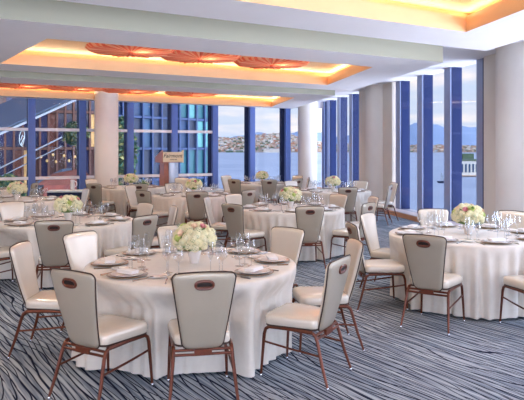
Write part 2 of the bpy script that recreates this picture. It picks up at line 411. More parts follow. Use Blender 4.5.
# ------------------------------------------------------------------ outside
SEA = -13.0
m = MB(); m.add([(-9000, 45, SEA), (9000, 45, SEA), (9000, 14000, SEA), (-9000, 14000, SEA)], [(0, 1, 2, 3)])
SEAM = mat('bay_water', (150, 156, 174), .7, hue2=(170, 174, 188), nscale=.02, bump=.3, bscale=.2)
tag(m.build('water', SEAM), kind='structure')
HILL = mat('hillside', (150, 136, 120), .9, hue2=(170, 140, 122), nscale=.006)
MTN = mat('hazy_mountain', (136, 152, 180), 1, hue2=(150, 164, 190), nscale=.0006)  # distance haze is put into the blue-grey colour
cityc = [(232, 218, 200), (214, 184, 160), (190, 160, 146), (242, 236, 226), (176, 182, 190), (200, 140, 110), (96, 116, 88), (118, 128, 104)]
CM = [mat('city_wall_%s' % w, tuple(int(v * .92) for v in c), .9, noise=.1, nscale=.05) for w, c in zip(('cream', 'tan', 'rose', 'white', 'slate', 'brick', 'tree', 'park'), cityc)]
# far shore: a hillside town
def hz(x, y): return SEA + 2 + (y - 3000) * .185 * (1 - .62 * min(1, max(0, (x - 150) / 250))) * (.9 + .12 * math.sin(x * .004) + .06 * math.sin(x * .013 + 1))
m = MB(); nx, ny = 90, 6; V_ = []
for j in range(ny + 1):
    for i in range(nx + 1):
        x = -2200 + 5200 * i / nx; y = 3000 + 560 * j / ny
        V_.append((x, y, hz(x, y) if j else SEA))
Fc = [(j * (nx + 1) + i, j * (nx + 1) + i + 1, (j + 1) * (nx + 1) + i + 1, (j + 1) * (nx + 1) + i) for j in range(ny) for i in range(nx)]
m.add(V_, Fc); tag(m.build('hill', HILL), kind='structure')
m = MB(); rnd = random.Random(3)
for k in range(6500):
    y = 3022 + 533 * rnd.random() ** .9; x = rnd.uniform(-700, 2300)
    w = rnd.uniform(6, 20); hh = rnd.uniform(4, 12)
    mi = rnd.choice((0, 0, 1, 1, 1, 2, 2, 3, 4, 5, 5, 6, 7))
    m.box((x, y, hz(x, y) + hh / 2 - 1), (w, 12, hh), 0, mi)
tag(m.build('hillside_town', CM), 'pale houses and trees crowding the far hillside across the bay', 'town', kind='stuff')
for (x0, x1, hh, c, nm) in ((247, 254, 13, 3, 'white'), (263.5, 281, 17, 0, 'cream'), (236, 243, 10, 7, 'green'), (226, 233, 9, 6, 'green')):
    m = MB(); xa, xb = at(x0, 2985), at(x1, 2985); m.box(((xa + xb) / 2, 2985, SEA + hh / 2), (xb - xa, 30, hh)); o = empty('warehouse', (0, 0, 0))
    m.build('wall', CM[c], o); g = MB(); g.box(((xa + xb) / 2, 2985, SEA + hh + 1), (xb - xa + 4, 34, 2)); g.build('roof', CM[4], o)
    tag(o, {247: 'narrow white warehouse on the far shore left of the biggest one', 263.5: 'broad cream warehouse, biggest on the far shoreline', 236: 'green shed on the far shore beside the white warehouse', 226: 'dark green shed leftmost on the far shoreline'}[x0], 'building')
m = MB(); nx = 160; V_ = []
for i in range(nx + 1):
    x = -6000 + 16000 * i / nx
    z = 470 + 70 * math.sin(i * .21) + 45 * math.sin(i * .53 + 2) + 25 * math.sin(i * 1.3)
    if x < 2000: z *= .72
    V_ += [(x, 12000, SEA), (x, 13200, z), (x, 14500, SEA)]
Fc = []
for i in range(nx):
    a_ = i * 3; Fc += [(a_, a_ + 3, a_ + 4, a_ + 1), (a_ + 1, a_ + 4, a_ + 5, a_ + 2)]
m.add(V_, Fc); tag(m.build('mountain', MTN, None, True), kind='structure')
# ground by the neighbour building
PAVE = mat('plaza_paving', (120, 118, 116), .9, noise=.1, nscale=.5)
m = MB(); m.box((-35, 46, -6.2), (76, 54, .4)); tag(m.build('ground', PAVE), kind='structure')
# teal glass tower
TEAL = [mat('teal_glass_%d' % i, c, .45, noise=.2, nscale=1.5) for i, c in enumerate(((28, 54, 86), (38, 92, 100), (20, 34, 60), (88, 144, 142), (40, 72, 102)))]
def tower(name, pxa, pxb, Y0, Y1, z0, z1, bays, label, mats, bandm, warm=None, floor_h=1.95):
    A = Vector((at(pxa, Y0), Y0, 0)); B = Vector((at(pxb, Y1), Y1, 0)); u = (B - A).normalized(); n = Vector((u.y, -u.x, 0)); L_ = (B - A).length
    root = empty(name, A); tag(root, label, 'building')
    m = MB(); obox(m, Vector(), u * L_, n, -3, -.25, z0, z1); m.build('wall', mats[2], root)
    nf = int((z1 - z0) / floor_h); r_ = random.Random(5)
    for i in range(bays):
        a = u * (L_ * i / bays + .06); b = u * (L_ * (i + 1) / bays - .06)
        for k in range(nf):
            za, zb = z0 + k * floor_h + .1, z0 + (k + 1) * floor_h - .1
            if zb < -5.8 or k * floor_h + z0 < -4.2: continue
            if zb > 12: continue
            m = MB(); obox(m, a, b, n, -.2, -.12, za, zb)
            mm = r_.choice(mats) if len(mats) < 5 else (mats[r_.choice((0, 2, 2, 0, 4))] if i < 5 else mats[r_.choice((1, 2, 1, 3, 0))])
            if warm and r_.random() < warm[1]: mm = warm[0]
            m.build('window', mm, root)
    m = MB()
    for k in range(nf + 1): obox(m, Vector(), u * L_, n, -.22, .02, z0 + k * floor_h - .07, z0 + k * floor_h + .07)
    m.build('floor_band', bandm, root)
    m = MB()
    for i in range(bays + 1): obox(m, u * (L_ * i / bays - .05), u * (L_ * i / bays + .05), n, -.22, .08, z0, z1)
    m.build('facade_mullion', bandm, root)
    return root
BAND = mat('slate_blue_band', (44, 64, 104), .5, noise=.08); BROWNB = mat('brown_cladding', (110, 72, 60), .6, noise=.2, nscale=2)
WARM = mat('warm_lit_window', (240, 190, 120), .4, noise=.2, nscale=3, emit=.35)
BR = [mat('brown_glass_%d' % i, c, .2, coat=.4, noise=.2, nscale=2) for i, c in enumerate(((98, 66, 62), (58, 62, 104), (52, 50, 84), (128, 72, 56)))]
tower('glass_tower', 112, 212.5, 36, 42, -6, 26, 11, 'teal and navy glass tower seen through the windows behind the lectern', TEAL, BAND)
tower('brown_building', -60, 98, 30, 33, -6, 22, 18, 'dark building with brown panels and warm windows left of the column', BR, BROWNB, (WARM, .07))
# pale canopy roof outside, left
CANL = mat('canopy_louvre', (150, 158, 168), .5, noise=.1, nscale=3); BEAMW = mat('pale_steel_beam', (160, 164, 172), .4, noise=.03)
A = Vector((at(-60, 24.5), 24.5, EYE - (161 - HY) * 24.5 / F)); B = Vector((at(82, 26.5), 26.5, EYE - (97 - HY) * 26.5 / F))
C_ = Vector((at(110, 31), 31, EYE - (60 - HY) * 31 / F)); D_ = Vector((at(-60, 28.5), 28.5, EYE - (134 - HY) * 28.5 / F))
root = empty('slanted_canopy', A); tag(root, 'slanted grey louvred canopy with pale edge beam outside the left windows', 'canopy')
m = MB()
for k in range(13):
    t0, t1 = (k + .1) / 13, (k + .62) / 13
    q = [A.lerp(D_, t0) - A, B.lerp(C_, t0) - A, B.lerp(C_, t1) - A, A.lerp(D_, t1) - A]
    m.hexa(q, [p + Vector((0, 0, .05)) for p in q])
m.build('louvre', CANL, root)
m = MB(); q = [p - A + Vector((0, 0, .12)) for p in (A, B, C_, D_)]; m.hexa(q, [p + Vector((0, 0, .05)) for p in q]); m.build('roof_sheet', mat('dim_sheet', (70, 84, 104), .4, noise=.05), root)
m = MB(); m.tube([Vector(), B - A], .055, 6); m.build('edge_beam', BEAMW, root)
m = MB(); m.tube([A.lerp(D_, .12) - A, B.lerp(C_, .12) - A], .05, 6); m.build('gutter', CANL, root)
# outside stair
root = empty('outdoor_stair', (at(-30, 26), 26, 0)); tag(root, 'pale diagonal stair rails below the slanted canopy outside', 'staircase')
o_ = root.location
m = MB()
for dy in (0, 9):
    m.tube([Vector((at(-40, 26), 26, EYE - (188 + dy - HY) * 26 / F)) - o_, Vector((at(62, 27), 27, EYE - (137 + dy - HY) * 27 / F)) - o_], .025 if dy else .035, 6)
m.build('handrail', BEAMW, root)
m = MB(); m.hexa(*[[Vector((at(-40, 26.2), 26.2, z_ - 1.0)) - o_, Vector((at(62, 27.2), 27.2, z_ + 1.2)) - o_, Vector((at(62, 27.2), 28.6, z_ + 1.2)) - o_, Vector((at(-40, 26.2), 27.6, z_ - 1.0)) - o_] for z_ in (-.5, -.32)])
m.build('stair_flight', mat('stair_concrete', (84, 96, 112), .7, noise=.1), root)
# looping white neon sign
SIGN = mat('pale_neon', (220, 235, 235), .5, emit=.35)
sx, sy = at(22, 25.5), 25.5; root = MB()
pts = []
for k in range(40):
    t = 2 * math.pi * k / 40; pts.append((.11 * math.sin(t) * (1 + .2 * math.cos(t)), 0, .3 * math.cos(t) + .08 * math.sin(t)))
root.tube(pts, .008, 6, True); root.tube([(-.06, 0, -.1), (.02, 0, .12), (.1, 0, .02), (.02, 0, -.12), (-.05, 0, -.3), (.04, 0, -.36)], .011, 6)
tag(root.build('neon_sign', SIGN, None, True, (sx, sy, EYE + (HY - 138) * 25.5 / F)), 'small looping pale neon sign outside the leftmost window', 'sign')
for k, (px, py) in enumerate(((41, 157), (47, 161), (53, 155), (56, 162), (64, 156), (69, 161), (75, 157))):
    m = MB(); m.lathe([(.001, -.06), (.05, -.03), (.06, .02), (.03, .07), (.001, .08)], 10, cap=False)
    tag(m.build('hanging_lantern', WARM, None, True, (at(px, 27.8), 27.8, EYE + (HY - py) * 27.8 / F)), 'small amber lantern outside, ' + ('leftmost', 'second', 'third', 'fourth', 'fifth', 'sixth', 'rightmost')[k] + ' of the row left of column', 'lantern', 'amber lanterns outside')
# red brown awning wall below
m = MB(); xa, xb = at(43, 25), at(80, 25); root = empty('copper_pavilion', ((xa + xb) / 2, 25.6, 0))
REDW = mat('copper_red_wall', (152, 74, 56), .5, hue2=(112, 56, 52), nscale=2)
m.box((0, 0, -2.9), (xb - xa, 1.0, 6.4)); m.build('wall', REDW, root)
m = MB(); w_ = (xb - xa) / 2 + .2
m.hexa([(-w_, -.8, .3), (w_, -.8, .3), (w_, .8, .3), (-w_, .8, .3)], [(-w_ + .5, -.3, .75), (w_ - .3, -.3, .95), (w_ - .3, .3, .95), (-w_ + .5, .3, .75)]); m.build('roof', BR[3], root)
tag(root, 'copper red pavilion outside between the left posts', 'building')
# trees outside
def tree(px, Y, ztop, zbot, r, label, seed):
    rr = random.Random(seed); x = at(px, Y); root = empty('tree', (x, Y, -6)); tag(root, label, 'tree', 'trees outside the windows')
    m = MB(); m.tube([(0, 0, 0), (.05, 0, (zbot + 6) * .6), (0, .1, zbot + 6 + .4)], [.16, .12, .07], 8); m.build('trunk', mat('bark%d' % seed, (84, 66, 52), .9, noise=.2), root, True)
    m = MB(); H_ = (ztop - zbot)
    for k in range(1500):
        th = rr.uniform(0, 6.283); zz = rr.uniform(-1, 1); s = math.sqrt(1 - zz * zz) * (rr.random() ** .4) * (1 + .3 * math.sin(th * 3 + zz * 4))
        c = Vector((r * s * math.cos(th), r * s * math.sin(th), zbot + 6 + H_ / 2 + zz * H_ / 2))
        a = Vector((rr.gauss(0, 1), rr.gauss(0, 1), rr.gauss(0, 1))).normalized() * .14; b = a.cross(Vector((rr.gauss(0, 1), rr.gauss(0, 1), 1))).normalized() * .09
        m.add([c - a, c + b, c + a, c - b], [(0, 1, 2, 3)], rr.choice((0, 0, 1, 2)))
    m.build('foliage', FOL, root)
FOL = [mat('foliage_green', (78, 100, 76), .8, noise=.2), mat('foliage_yellow', (150, 146, 90), .8, noise=.2), mat('foliage_dark', (44, 84, 66), .8, noise=.2)]
tree(123, 28, 3.2, -.6, .55, 'yellow green tree outside just right of the left column', 2)
tree(143, 29.5, .2, -2.8, .7, 'low yellow green tree outside between column and lectern', 4)
tree(76, 28.9, 3.0, 2.0, .5, 'small tree top outside left of the column', 5)
tree(9, 24.6, .7, -.9, .6, 'dark leafy tree outside the leftmost window', 6)
# marina beyond the right windows
YM = 340
root = empty('pier_pavilion', (at(467, YM), YM, SEA)); tag(root, 'white pier pavilion on the water beyond the right windows', 'building')
m = MB(); m.box((0, 0, 4.5), (10, 8, 8)); m.build('wall', CM[3], root)
m = MB(); m.box((0, 0, 8.9), (11.5, 9, .8)); m.box((0, 0, 11), (6, 5, 3)); m.build('roof', CM[6], root)
for k in range(5):
    m = MB(); m.box((-4 + 2 * k, -4.2, 4.5), (.9, .3, 4.6)); m.build('window', TEAL[4], root)
m = MB(); m.box((0, -6, .6), (16, 12, .5)); m.build('deck', CM[1], root)
root = empty('sailboat', (at(441, 268), 268, SEA)); tag(root, 'tiny dark sailboat on the bay beyond the right windows', 'boat')
m = MB(); m.hexa([(-1.2, -.5, .0), (1.2, -.5, .0), (1.2, .5, .0), (-1.2, .5, .0)], [(-1.7, -.8, .9), (1.7, -.8, .9), (1.7, .8, .9), (-1.7, .8, .9)]); m.build('hull', TEAL[2], root)
m = MB(); m.tube([(0, 0, .8), (0, 0, 5)], .1, 6); m.add([(0.1, 0, 1.2), (1.5, 0, 1.3), (.1, 0, 4.8), (.1, .06, 1.2), (1.5, .06, 1.3), (.1, .06, 4.8)], [(0, 1, 2), (3, 5, 4), (0, 3, 4, 1), (1, 4, 5, 2), (2, 5, 3, 0)]); m.build('sail', CM[4], root)

# ------------------------------------------------------------------ chair
def rrect(wb, wt, y0, y1, rb, rt, n=6):                # rounded trapezoid outline, counter-clockwise
    pts = []
    for (cx, cy, r, a0) in ((wb - rb, y0 + rb, rb, -90), (wt - rt, y1 - rt, rt, 0), (-wt + rt, y1 - rt, rt, 90), (-wb + rb, y0 + rb, rb, 180)):
        for k in range(n + 1):
            a = R(a0 + 90 * k / n); pts.append((cx + r * math.cos(a), cy + r * math.sin(a)))
    return pts
def densify(pts, step=.035):
    out = []
    for i, p in enumerate(pts):
        q = pts[(i + 1) % len(pts)]; d = math.dist(p, q); k = max(1, int(d / step))
        for j in range(k): out.append((p[0] + (q[0] - p[0]) * j / k, p[1] + (q[1] - p[1]) * j / k))
    return out
def back_map(x, z, d):                                  # d: towards the sitter; the panel leans back and curves round
    t = (z - .37) / .55
    return (x, -.205 - .115 * t - .02 * t * t + .35 * x * x - .015 * math.sin(t * 3.1) + d, z)
def make_chair():
    root = empty('banquet_chair')
    ol = densify(rrect(.144, .212, .375, .915, .06, .035)); cx, cz = 0, .64
    # gently arched top edge
    ol = [(x, z + (.012 * (1 - (x / .212) ** 2) if z > .9 else 0)) for x, z in ol]
    def shell(sign, th):
        rings = []
        for s, d in ((1.0, 0.0), (.995, .006), (.975, .6 * th), (.93, .88 * th), (.8, th), (.55, th * 1.06), (.25, th * 1.08)):
            rings.append([back_map(cx + (x - cx) * s, cz + (z - cz) * s, sign * d) for x, z in ol])
        m = MB(); m.rings(rings, capa=True); return m
    shell(-1, .022).build('backrest', VOUT, root, True)
    shell(1, .026).build('back_cushion', VIN, root, True)
    m = MB(); m.tube([back_map(x * 1.012, cz + (z - cz) * 1.008, -.004) for x, z in ol], .0055, 6, True); m.build('back_piping', PIPE, root, True)
    # oval grip near the top of the outer side
    m = MB(); e = [(0.06 * (abs(math.cos(a)) ** .6) * (1 if math.cos(a) >= 0 else -1), .842 + .027 * math.sin(a)) for a in [2 * math.pi * k / 28 for k in range(28)]]
    m.tube([back_map(x, z, -.026) for x, z in e], .0095, 8, True)
    g = m.build('grip', HANDLE, root, True)
    m = MB(); m.rings([[back_map(x * s, .842 + (z - .842) * s, -.0255 + dd) for x, z in e] for s, dd in ((1, 0), (.6, -.002), (.2, -.003))], capa=True); m.build('grip_slot_shade', DARK, g, True)  # dark cap over the backrest, painted as the shaded slot opening
    m = MB(); m.tube([back_map(x, .827, -.0275) for x in (-.04, -.02, 0, .02, .04)], .0055, 6); m.build('grip_bar', HANDLE, g, True)
    # seat
    so = densify(rrect(.195, .228, -.215, .225, .05, .07))
    rings = []
    for s, z in ((.955, .405), (.99, .412), (1.0, .43), (1.0, .452), (.985, .468), (.95, .478), (.8, .485), (.5, .489), (.2, .490)):
        rings.append([(x * s, .005 + (y - .005) * s, z) for x, y in so])
    m = MB(); m.rings(rings); m.build('seat', VIN, root, True)
    m = MB(); m.rings([[(x * s, .005 + (y - .005) * s, z) for x, y in so] for s, z in ((.9, .392), (.97, .394), (.97, .408), (.9, .41))]); m.build('seat_pan', PIPE, root, True)
    for sx in (-1, 1):
        m = MB(); m.tube([(sx * .222, .235, .012), (sx * .214, .222, .2), (sx * .208, .213, .33), (sx * .207, .200, .368), (sx * .206, .175, .385)], [.0095, .012, .0135, .0135, .0135], 8)
        l = m.build('leg', COPPER, root, True)
        m = MB(); m.lathe([(.012, 0), (.012, .014), (.009, .02)], 10, (sx * .222, .235, 0)); m.build('glide', CHROME, l, True)
        m = MB(); m.tube([(sx * .234, -.325, .012), (sx * .218, -.275, .16), (sx * .203, -.232, .32), (sx * .2, -.215, .365), (sx * .2, -.19, .385)], [.0095, .0125, .0135, .0135, .0135], 8)
        l = m.build('leg', COPPER, root, True)
        m = MB(); m.lathe([(.012, 0), (.012, .014), (.009, .02)], 10, (sx * .234, -.325, 0)); m.build('glide', CHROME, l, True)
        m = MB(); m.tube([(sx * .206, .175, .385), (sx * .2, 0, .388), (sx * .2, -.19, .385)], .0135, 8); m.build('side_rail', COPPER, root, True)
        m = MB(); m.tube([(sx * .211, .217, .27), (sx * .209, 0, .245), (sx * .21, -.252, .225)], .0085, 8); m.build('stretcher', COPPER, root, True)
    m = MB(); m.tube([(-.203, -.228, .345), (0, -.225, .342), (.203, -.228, .345)], .01, 8); m.tube([(-.2, -.215, .372), (0, -.212, .37), (.2, -.215, .372)], .01, 8); m.build('rear_rail', COPPER, root, True)
    m = MB(); m.box((0, -.232, .36), (.12, .022, .042)); m.build('back_bracket', HANDLE, root)
    return root
proto = make_chair()
BT = .327                                               # how far the top of the back stands behind the seat's centre

# ------------------------------------------------------------------ tables (centre x, depth y, name)
TAB = {
 1: (at(192, 5.29), 5.29, 'front centre table'),
 2: (at(468, 7.11), 7.11, 'right table nearest the thick column'),
 3: (at(68, 8.45), 8.45, 'second row left table'),
 4: (at(290.5, 10.3), 10.3, 'second row middle table'),
 5: (at(17, 11.95), 11.95, 'third row table at left edge'),
 6: (at(131, 16.0), 16.0, 'table before the left column'),
 7: (at(194, 13.35), 13.35, 'table below the lectern'),
 8: (at(262, 17.9), 17.9, 'farthest table by the bay windows'),
 9: (at(333, 14.6), 14.6, 'table before the narrow right windows'),
 10: (-7.1, 15.0, 'far table cut by left edge'),
}
CH = {  # table: [(sector, back-top image column, depth or None, (dx,dy) fallback)]
 1: [('near', 204, 4.1), ('near left', 72, 4.14), ('left', 20, 5.32), ('far left', 80, 6.02), ('far', 177, 6.57), ('far right', 288, 6.37), ('right', 356, 5.5), ('near right', 340, 4.62)],
 2: [('near left', 424, 5.85), ('left', 353, 6.75), ('far left', 367, 7.8), ('far', 433, 8.38), ('far right', 514, 8.1), ('near', 558, 5.63)],
 3: [('near', 54, 7.03), ('near right', 146, 7.56), ('right', 175, 8.75), ('far right', 146, 9.3), ('far left', 10, 9.58), ('near left', -22, 7.5)],
 4: [('near', 310, 8.8), ('near left', 232, 9.15), ('left', 206, 10.4), ('far left', 233, 11.2), ('far right', 335, 11.05), ('right', 374, 10.6), ('near right', 369, 9.4)],
 5: [('far right', 78, 12.6)],
 6: [('near', 139, 14.5), ('near left', 94, 14.6), ('left', 91, 16.8)],
 7: [('near', 197, 11.8), ('near left', 143, 12.1), ('near right', 249, 12.3), ('far left', 171, 15.0), ('left', 130, 13.9)],
 8: [('far left', 226, 19.0), ('near left', 235, 16.8), ('near', 269, 16.6), ('near right', 293, 17.1), ('right', 297, 17.9), ('far right', 304, 19.3)],
 9: [('near', 348, 13.2), ('near left', 299, 13.8), ('far left', 288, 16.0), ('far right', 365, 16.2), ('near right', 387, 14.1), ('right', 394, 15.0)],
 10: [('right', 35, 15.0)],
}
VIEW = {'near': 'outer back with grip toward camera', 'near left': 'outer back and grip showing', 'near right': 'grip side turned outward', 'left': 'seen in side view', 'right': 'seen in side view',
        'far': 'inner cushion facing camera', 'far left': 'pale inner cushion facing camera', 'far right': 'pale inner cushion facing camera'}
CHAIRS = {k: [] for k in TAB}; first = True
for t, lst in CH.items():
    tx, ty, tn = TAB[t]; C0 = Vector((tx, ty, 0))
    for (sec, px, Y) in lst:
        Bp = Vector((at(px, Y), Y, 0)); d = (C0 - Bp); r = d.length; d.normalize()
        rr = min(max(r, 1.37), 1.62)
        if t in (1, 2, 3, 4): Bp2 = C0 - d * min(1.65, max(1.23, r))
        else: Bp2 = C0 - d * rr
        turn = 0
        org = Bp2 + d * BT; rz = math.atan2(d.y, d.x) - math.pi / 2
        if (t, sec) == (2, 'left'): rz += R(-8)
        if (t, sec) == (3, 'right'): rz += R(8)
        if (t, sec) == (4, 'left'): rz += R(-3)
        c = proto if first else copy_tree(proto); first = False
        c.location = (org.x, org.y, 0); c.rotation_euler = (0, 0, rz)
        tag(c, 'banquet chair at %s side of %s' % (sec, tn), 'chair', 'banquet chairs around the round tables')
        look = 'champagne banquet chair'
        if t <= 4 or len((look + ' at ' + sec + ' side of ' + tn).split()) < 9:
            lab = '%s at %s side of %s' % (look, sec, tn)
            if len(lab.split()) + len(VIEW[sec].split()) <= 16: lab += ', ' + VIEW[sec]
        else: lab = '%s at %s side of %s' % (look, sec, tn)
        c['label'] = lab
        CHAIRS[t].append((org, d))
# one loose chair beside the lectern
c = copy_tree(proto); c.location = (at(178, 17.3), 17.3, 0); c.rotation_euler = (0, 0, R(168)); tag(c, 'champagne banquet chair standing alone by the lectern foot, cushion facing camera', 'chair', 'banquet chairs around the round tables')

# ------------------------------------------------------------------ tablecloths
TZ = .76; TRAD = .9
def cloth(t):
    tx, ty, tn = TAB[t]; rr = random.Random(t * 11); N = 288; rings = []
    ph = [rr.uniform(0, 6.28) for _ in range(6)]; fr = [rr.choice((19, 21, 23)), rr.choice((34, 37, 39)), rr.choice((7, 9, 11)), 55, 5]
    ch = []
    for org, d in CHAIRS[t]:
        o = org - Vector((tx, ty, 0)); ch.append((o, d))
    prof = [(.02, TZ), (.5, TZ), (.86, TZ), (.893, TZ - .003), (.905, TZ - .018)] + [(None, TZ - .018 - .717 * k / 14) for k in range(1, 15)]
    for (r0, z) in prof:
        ring = []
        for j in range(N):
            a = 2 * math.pi * j / N
            if r0 is not None: r = r0
            else:
                f = (TZ - .018 - z) / .72
                g1 = math.sin(fr[0] * a + ph[0] + 1.1 * math.sin(3 * a + ph[3]) + .5 * math.sin(7 * a)); g2 = math.sin(fr[1] * a + ph[1] + .8 * math.sin(5 * a + ph[4]))
                w = (1 - 2 * abs(g1) ** .8) * .5 + g2 * .6 + .25 * math.sin(fr[2] * a + ph[2]) + .1 * math.sin(fr[3] * a + ph[4])
                w = w * (.75 + .25 * math.sin(fr[4] * a + ph[5]))
                amp = .09 * min(1, f * 2.2) ** .9 * (.6 + .4 * f)
                r = .905 + .030 * f + amp * w
                P = Vector((math.cos(a), math.sin(a), 0))
                for o, d in ch:     # the seats press the cloth inwards
                    if P.dot(-d) < .5: continue
                    lim = (o.length - .262); lat = abs(P.x * d.y - P.y * d.x) / P.dot(-d) * min(lim, .9)
                    k = 1 - min(1, max(0, (lat - .255) / .08)); k = k * k * (3 - 2 * k)
                    vz = min(1, max(0, (TZ - .05 - z) / .16)); k *= vz
                    tgt = min(r, lim / max(.6, P.dot(-d)) - .012 - .02 * (1 - w))
                    r = r * (1 - k) + tgt * k
            ring.append((r * math.cos(a), r * math.sin(a), z))
        rings.append(ring)
    m = MB(); m.rings(rings, capa=True, capb=False)
    o = m.build('tablecloth', CLOTH, None, True, (tx, ty, 0))
    me = o.data
    try: me.set_sharp_from_angle(angle=R(180))
    except Exception: pass
    tag(o, 'ivory floor-length cloth draped over the ' + tn, 'tablecloth', 'ivory tablecloths')
for t in TAB: cloth(t)

# ------------------------------------------------------------------ table settings
def arc_ol(w, h, r, n=3): return rrect(w / 2, w / 2, -h / 2, h / 2, r, r, n)
def p_charger():
    root = empty('charger_plate')
    m = MB(); m.lathe([(.001, .002), (.10, .002), (.145, .008), (.158, .014), (.158, .017), (.143, .012), (.10, .007), (.001, .006)], 36, cap=False); m.build('plate', CHARG, root, True)
    m = MB(); m.tube([(.156 * math.cos(2 * math.pi * k / 36), .156 * math.sin(2 * math.pi * k / 36), 0.0155) for k in range(36)], .003, 5, True); m.build('rim', RIMB, root, True)
    return root
def p_dinner():
    m = MB(); m.lathe([(.001, .001), (.08, .001), (.118, .012), (.128, .017), (.128, .0195), (.115, .016), (.078, .006), (.001, .006)], 32, cap=False); return m.build('dinner_plate', CHINA, None, True)
def p_bread():
    m = MB(); m.lathe([(.001, .001), (.05, .001), (.078, .009), (.078, .011), (.05, .004), (.001, .004)], 24, cap=False); return m.build('bread_plate', CHINA, None, True)
def p_napkin():
    m = MB(); o = arc_ol(.17, .085, .01)
    for k in range(3):
        z = .001 + k * .008
        m.rings([[(x * s, y * s + k * .003, z + dz) for x, y in o] for s, dz in ((.97, 0), (1, .003), (1, .005), (.95, .0075))])
    return m.build('folded_napkin', NAPK, None, True)
def p_fork():
    m = MB(); m.tube([(0, -.1, .004), (0, -.02, .003), (0, .045, .006)], [.006, .0035, .003], 6); m.box((0, .055, .007), (.02, .02, .003))
    for x in (-.008, -.0027, .0027, .008): m.box((x, .082, .007), (.0028, .04, .002))
    return m.build('fork', STEEL, None, True)
def p_knife():
    m = MB(); m.tube([(0, -.115, .004), (0, -.02, .004)], [.007, .005], 6)
    m.hexa([(-.003, -.02, .002), (.007, -.02, .002), (.009, .08, .002), (-.003, .11, .002)], [(-.003, -.02, .005), (.007, -.02, .003), (.009, .08, .003), (-.003, .11, .004)])
    return m.build('knife', STEEL, None, False)
def p_glass(name, Hh, rb, hb, rt, n=20):
    m = MB(); zs = Hh - hb
    prof = [(.001, .0), (.034, .0), (.036, .002), (.02, .005), (.006, .010), (.0042, .03), (.0042, zs - .012), (.008, zs - .003), (rb * .62, zs + .012), (rb * .95, zs + hb * .28), (rb, zs + hb * .42), ((rb + rt) / 2, zs + hb * .75), (rt, Hh)]
    m.lathe(prof, n, cap=False); return m.build(name, GLASS, None, True)
PR = dict(charger=p_charger(), dinner=p_dinner(), bread=p_bread(), napkin=p_napkin(), fork=p_fork(), knife=p_knife(),
          goblet=p_glass('water_goblet', .19, .042, .10, .036), wine=p_glass('wine_glass', .225, .036, .105, .030), flute=p_glass('champagne_flute', .245, .026, .14, .024))
USED = set()
def place(kind, t, x, y, z, rz, label, cat, group, s=1):
    p = PR[kind]
    o = p if kind not in USED else copy_tree(p); USED.add(kind)
    tx, ty, _ = TAB[t]; o.location = (tx + x, ty + y, TZ + z); o.rotation_euler = (0, 0, rz)
    tag(o, label, cat, group)
SECN = ['right', 'far right', 'far', 'far left', 'left', 'near left', 'near', 'near right']
for t, (tx, ty, tn) in TAB.items():
    if t == 10: seats = [0, 1, 7]
    else: seats = range(8)
    # places follow the chairs: offset by the first chair's angle
    offs = []
    for org, d in CHAIRS[t]:
        a = math.degrees(math.atan2(-d.y, -d.x)) % 360; offs.append(((a + 22.5) % 45) - 22.5)
    off = sum(offs) / len(offs) if t != 10 else 0
    for k in seats:
        a = R(45 * k + off * .6); sec = SECN[k]; rn = random.Random(t * 31 + k)
        u = Vector((math.cos(a), math.sin(a), 0)); v = Vector((-u.y, u.x, 0))      # outwards / sitter's left when facing the centre is -v
        rz = math.atan2(-u.y, -u.x) - math.pi / 2
        def put(kind, ro, lat, z, lab, cat, grp, dr=0):
            p = u * ro + v * lat
            place(kind, t, p.x, p.y, z, rz + dr, '%s at %s place on %s' % (lab, sec, tn), cat, grp)
        put('charger', .70, 0, .0005, 'bronze-rimmed silver charger', 'charger', 'charger plates')
        if t <= 4 or t == 7 or t == 9 or t==5:
            put('napkin', .70, 0, .0265 if t <= 4 else .018, 'folded white napkin', 'napkin', 'folded napkins', R(rn.uniform(-6, 6) + 8))
        if t <= 4:
            put('dinner', .70, 0, .0065, 'white plate in charger', 'plate', 'white plates')
            put('bread', .58, .215, .0005, 'small white bread plate', 'plate', 'bread plates')
            put('fork', .70, .188, .0005, 'steel fork', 'fork', 'forks'); put('knife', .70, -.185, .0005, 'steel knife', 'knife', 'knives')
        put('goblet', .45, -.10, .0005, 'short wide water goblet', 'glass', 'water goblets')
        put('wine', .50, -.19, .0005, 'tall-stemmed wine glass', 'glass', 'wine glasses')
        if t not in (8, 10): put('flute', .40, -.185, .0005, 'slender champagne flute', 'glass', 'champagne flutes')

